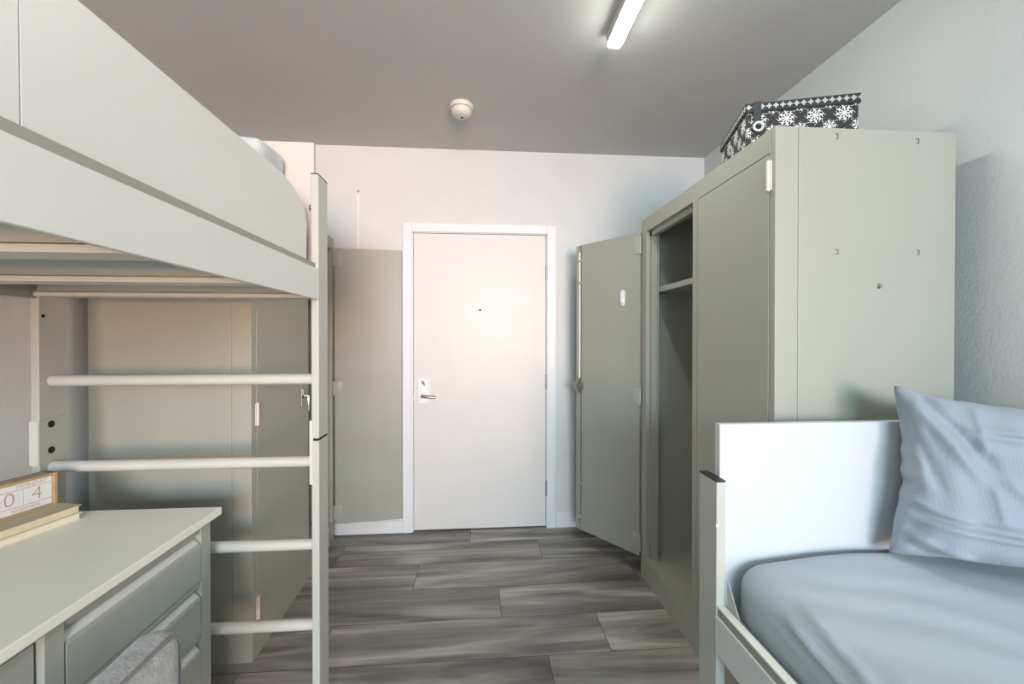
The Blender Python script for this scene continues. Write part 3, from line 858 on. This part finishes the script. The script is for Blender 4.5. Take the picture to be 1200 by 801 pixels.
# ------------------------------------------------------------------ low bed on the right
RB = (1.1, 0.1, 0.0)
bed = empty('single_bed', RB, 'low single bed with bright white headboard and grey posts beside the right wall', 'bed')
def rb(name, bm, mat, parent=None, smooth=False, label=None):
    o = link(name, bm, mat, parent or bed, smooth, org=RB)
    if label: o['label'] = label
    return o
BE = -0.95
def bpost(x0, x1, y0_, y1_):
    bm = B(); box(bm, x0, x1, y0_, y1_, 0, 0.941, 0.003); p = rb('post', bm, M['post'])
    bm = B(); box(bm, x0-0.0005, x1+0.0005, y0_-0.0005, y1_+0.0005, 0.941, 0.945, 0.0008); rb('end_cap', bm, M['black'], p, label='black plastic end cap')
    return p
q1 = bpost(0.613, 0.637, 1.062, 1.149); q2 = bpost(1.556, 1.580, 1.062, 1.149)
q3 = bpost(0.613, 0.637, BE-0.09, BE); q4 = bpost(1.556, 1.580, BE-0.09, BE)
bm = B(); tube(bm, (0.636, 1.085, 0.878), (0.6425, 1.085, 0.878), 0.008, bev=0.001); rb('bolt', bm, M['nickel'], q1, smooth=True)
bm = B(); tube(bm, (0.6150, 1.0625, 0.83), (0.6150, 1.061, 0.83), 0.004); rb('paint_chip', bm, M['white_plastic'], q1)
bm = B(); box(bm, 0.645, 1.548, 1.103, 1.128, 0.50, 1.082, 0.002)
rb('headboard', bm, M['headboard'], label='bright white laminate headboard')
bm = B(); box(bm, 0.645, 1.548, BE-0.06, BE-0.035, 0.40, 0.80, 0.002)
rb('footboard', bm, M['headboard'])
bm = B()
box(bm, 0.6395, 0.646, 1.09, 1.102, 0.80, 0.90); box(bm, 0.6372, 0.6448, 1.105, 1.126, 0.86, 0.895)
rb('bracket', bm, M['post'])
for (xa, xo) in ((0.613, 1), (1.556, -1)):
    bm = B()
    box(bm, xa+0.003, xa+0.021, BE, 1.0615, 0.500, 0.617, 0.0015)
    rl = rb('side_rail', bm, M['strip'])
    bm = B(); box(bm, xa+0.002, xa+0.022, BE, 1.0615, 0.6175, 0.6225, 0.0008)
    rb('rail_cap', bm, M['desk_top'], rl, label='cream top edge of the rail')
    bm = B()
    if xo == 1: box(bm, xa-0.003, xa+0.0028, BE, 1.0615, 0.503, 0.598, 0.001)
    else: box(bm, xa+0.0212, xa+0.027, BE, 1.0615, 0.503, 0.598, 0.001)
    rb('rail_board', bm, M['laminate'], rl, label='white board on the rail')
bm = B(); prism(bm, [(1.055, 0.60), (1.055, 0.685), (1.050, 0.687), (1.005, 0.623), (1.005, 0.60)], 0, 0.6375, 0.6395)
rb('gusset', bm, M['post'], label='small triangular gusset by the head post')
bm = B(); box(bm, 0.638, 1.555, BE+0.01, 1.09, 0.585, 0.597)
rb('deck', bm, M['strip'])

# mattress in fitted sheet, with drape folds on the room-side face
def mattress_mesh(bm, x0, x1, y0_, y1_, z0, z1, rc, rt):
    def ringpts(ins):
        a0, a1, b0, b1 = x0+ins, x1-ins, y0_+ins, y1_-ins
        r = max(rc-ins, 0.012)
        out = []
        NS, NL, NA = 60, 170, 10
        segs = [((a0+r, b1), (a1-r, b1), (0, 1), NS, (a1-r, b1-r), 90), ((a1, b1-r), (a1, b0+r), (1, 0), NL, (a1-r, b0+r), 0),
                ((a1-r, b0), (a0+r, b0), (0, -1), NS, (a0+r, b0+r), -90), ((a0, b0+r), (a0, b1-r), (-1, 0), NL, (a0+r, b1-r), 180)]
        for (p0, p1, nn, N, c, ang) in segs:
            for k in range(N): 
                t = k/N
                out.append((p0[0]+(p1[0]-p0[0])*t, p0[1]+(p1[1]-p0[1])*t, nn[0], nn[1]))
            for k in range(NA):
                th = R(ang-90*k/NA); out.append((c[0]+r*math.cos(th), c[1]+r*math.sin(th), math.cos(th), math.sin(th)))
        return out
    prof = []                     # inset, z, angle
    hs = z1-rt-z0
    for k in range(9): prof.append((0.0, z0+hs*k/8, 0.0))
    for k in range(1, 11):
        t = math.pi/2*k/10; prof.append((rt*(1-math.cos(t)), z1-rt+rt*math.sin(t), t))
    W2 = (x1-x0)/2-0.014
    for k in range(1, 34): prof.append((rt+(W2-rt)*k/33, z1, math.pi/2))
    rings = []; L = 0; prev = None
    for (ins, z, a) in prof:
        if prev: L += math.hypot(ins-prev[0], z-prev[1])
        prev = (ins, z)
        row = []
        for (x, y, nx, ny) in ringpts(ins):
            n = Vector((nx*math.cos(a), ny*math.cos(a), math.sin(a)))
            pnt = Vector((x, y, z)); sd = y1_-y
            room = max(0.0, -nx)
            # long shallow folds sliding off the room-side edge
            g = L+0.16*sd+0.010*noise.noise(Vector((sd*5, L*6, 1)))
            w1 = min(1, max(0, sd-0.10)*6)*max(0, min(1, (1.0-sd)/0.3))
            fold = max(0.0, math.sin(2*math.pi*g/0.046))**2*max(0, 0.25+1.1*noise.noise(Vector((sd*4+3, L*14, 6))))
            lw = min(1, L/0.03)*max(0, min(1, (0.26-L)/0.12))
            d = 0.021*room*w1*fold*lw
            # soft undulation and fine diagonal creases on the top
            up = math.sin(a)
            d += up*(0.004*noise.noise(Vector((x*4, y*4, 0)))+0.0014*noise.noise(Vector((x*14+y*4, y*9, 3))))
            d += up*0.0016*math.sin((x-0.66)*26-sd*40+3*noise.noise(Vector((x*4, y*3, 8))))*min(1, max(0, sd-0.05)*5)
            d += (1-up)*0.004*noise.noise(Vector((x*9, y*9, z*9)))
            pnt += n*d
            cx = max(0.0, 1-(x-x0)/0.30); cy_ = max(0.0, 1-(y1_-y)/0.25)
            pnt.z -= (0.014*cx*cx + 0.004*cy_*cy_ + 0.010*cx*cy_)*(max(0, z-z0)/(z1-z0))
            row.append(bm.verts.new(pnt))
        rings.append(row)
    n = len(rings[0])
    for a, b in zip(rings, rings[1:]):
        for i in range(n): bm.faces.new((a[i], a[(i+1) % n], b[(i+1) % n], b[i]))
    bm.faces.new(rings[0]); bm.faces.new(rings[-1])
bm = B(); mattress_mesh(bm, 0.664, 1.578, BE+0.03, 1.100, 0.5975, 0.748, 0.085, 0.060)
mt = tag(link('mattress', bm, M['sheet'], None, 'all', org=(1.12, 0.08, 0.5975)), 'mattress in a pale blue-grey fitted sheet on the low bed', 'mattress')

bm = B()
pillow_mesh(bm, (1.058, 1.040, 0.747), (1.50, 0.765, 0.745), (1.565, 0.90, 1.15), (1.108, 1.076, 1.192), 0.22, nu=84, nv=64, seed=3.3, wr=0.009, ear=0.085, sag=0.005,
    creases=((0.01, 0.98, 0.30, 0.50, 0.022, 0.028), (0.07, 0.99, 0.36, 0.56, -0.018, 0.022), (0.0, 0.86, 0.16, 0.42, -0.012, 0.025),
             (0.04, 0.25, 0.95, 0.21, 0.016, 0.014), (0.04, 0.285, 0.8, 0.25, -0.016, 0.018), (0.0, 0.36, 0.30, 0.27, 0.012, 0.014),
             (0.02, 0.17, 0.30, 0.06, 0.014, 0.02), (0.03, 0.10, 0.22, 0.02, -0.012, 0.02), (0.26, 0.79, 0.98, 0.76, 0.012, 0.012), (0.26, 0.755, 0.98, 0.73, -0.010, 0.018),
             (0.29, 0.92, 0.31, 0.62, 0.010, 0.012), (0.33, 0.5, 0.36, 0.30, 0.008, 0.012), (0.36, 0.56, 0.55, 0.30, 0.012, 0.025)))
tag(link('pillow', bm, M['pillowcase'], None, 'all', org=(1.3, 0.97, 0.745)), 'large blue-grey pillow leaning in the corner of the low bed by the white headboard', 'pillow')

# ------------------------------------------------------------------ ceiling fixtures
LT = (0.575, 1.485, 2.6)
lt = empty('ceiling_light', LT, 'long white batten light glowing on the ceiling', 'ceiling light')
bm = B(); box(bm, 0.541, 0.607, 1.18, 1.79, 2.550, 2.5995, 0.003)
tag(link('housing', bm, M['rung'], lt, org=LT), 'pale grey metal housing')
bm = B(); prism(bm, [(0.544, 2.5495), (0.604, 2.5495), (0.604, 2.545), (0.598, 2.539), (0.586, 2.536), (0.562, 2.536), (0.550, 2.539), (0.544, 2.545)], 1, 1.183, 1.787)
link('diffuser', bm, M['diffuser'], lt, org=LT)
SD = (-0.09, 2.40, 2.6)
sd = empty('smoke_detector', SD, 'round cream smoke detector on the ceiling', 'smoke detector')
bm = B(); lathe(bm, [(0.062, -0.0005), (0.064, -0.004), (0.064, -0.018), (0.060, -0.024)], c=(0, 0, 0)); link('base', bm, M['cream_plastic'], sd, True)
bm = B(); lathe(bm, [(0.054, -0.0245), (0.056, -0.030), (0.055, -0.046), (0.048, -0.058), (0.030, -0.066), (0.012, -0.068)]); link('cover', bm, M['cream_plastic'], sd, True)
bm = B(); lathe(bm, [(0.006, -0.067), (0.006, -0.072)], n=16, c=(0.004, 0.0, 0)); link('indicator', bm, M['dark'], sd)
bm = B(); lathe(bm, [(0.0555, -0.0235), (0.0555, -0.0255)]); link('groove', bm, M['grey_mark'], sd)

# surface conduit on the back wall
cd = empty('wall_conduit', (-0.797, YB, 1.2), 'thin white vertical cable cover on the wall above the open wardrobe door', 'cable cover')
bm = B(); box(bm, -0.0095, 0.0095, -0.010, -0.0003, -0.9, 1.075, 0.003); link('cover_strip', bm, M['trim'], cd)
bm = B(); tube(bm, (0, -0.0005, 1.098), (0, -0.005, 1.098), 0.008, n=14); link('screw', bm, M['nickel'], cd)

# ------------------------------------------------------------------ light
w = bpy.data.worlds.new('sky'); S.world = w; w.use_nodes = True
w.node_tree.nodes['Background'].inputs['Color'].default_value = (0.55, 0.75, 1.0, 1)
w.node_tree.nodes['Background'].inputs['Strength'].default_value = 0.6
def area(name, loc, rot, sx, sy, energy, color, spread=180):
    l = bpy.data.lights.new(name, 'AREA'); l.shape = 'RECTANGLE'; l.size = sx; l.size_y = sy; l.energy = energy; l.color = color
    l.spread = R(spread)
    o = bpy.data.objects.new(name, l); COL.objects.link(o); o.location = loc; o.rotation_euler = rot
    return o
# daylight through the window: cool sky from above, warm light thrown up by the sunlit ground
area('sky_daylight', (0.30, YN-0.12, 1.88), (R(58), 0, R(2)), 2.0, 0.8, 165, (0.64, 0.85, 1.0), 150)
area('ground_bounce', (0.75, YN-0.12, 1.22), (R(98), 0, R(15)), 1.4, 0.7, 27, (1.0, 0.60, 0.42), 60)

# ------------------------------------------------------------------ camera
cam = bpy.data.cameras.new('camera'); cam.sensor_width = 36; cam.lens = 36*505/1200; cam.clip_start = 0.02
co = bpy.data.objects.new('camera', cam); COL.objects.link(co)
co.location = (0, 0, 1.31)
co.rotation_euler = (R(90)-math.atan(3.5/505), 0, -math.atan(40/505))
S.camera = co
S.view_settings.view_transform = 'Standard'; S.view_settings.look = 'None'
S.view_settings.gamma = 1; S.view_settings.use_curve_mapping = False
S.view_settings.exposure = 0.17
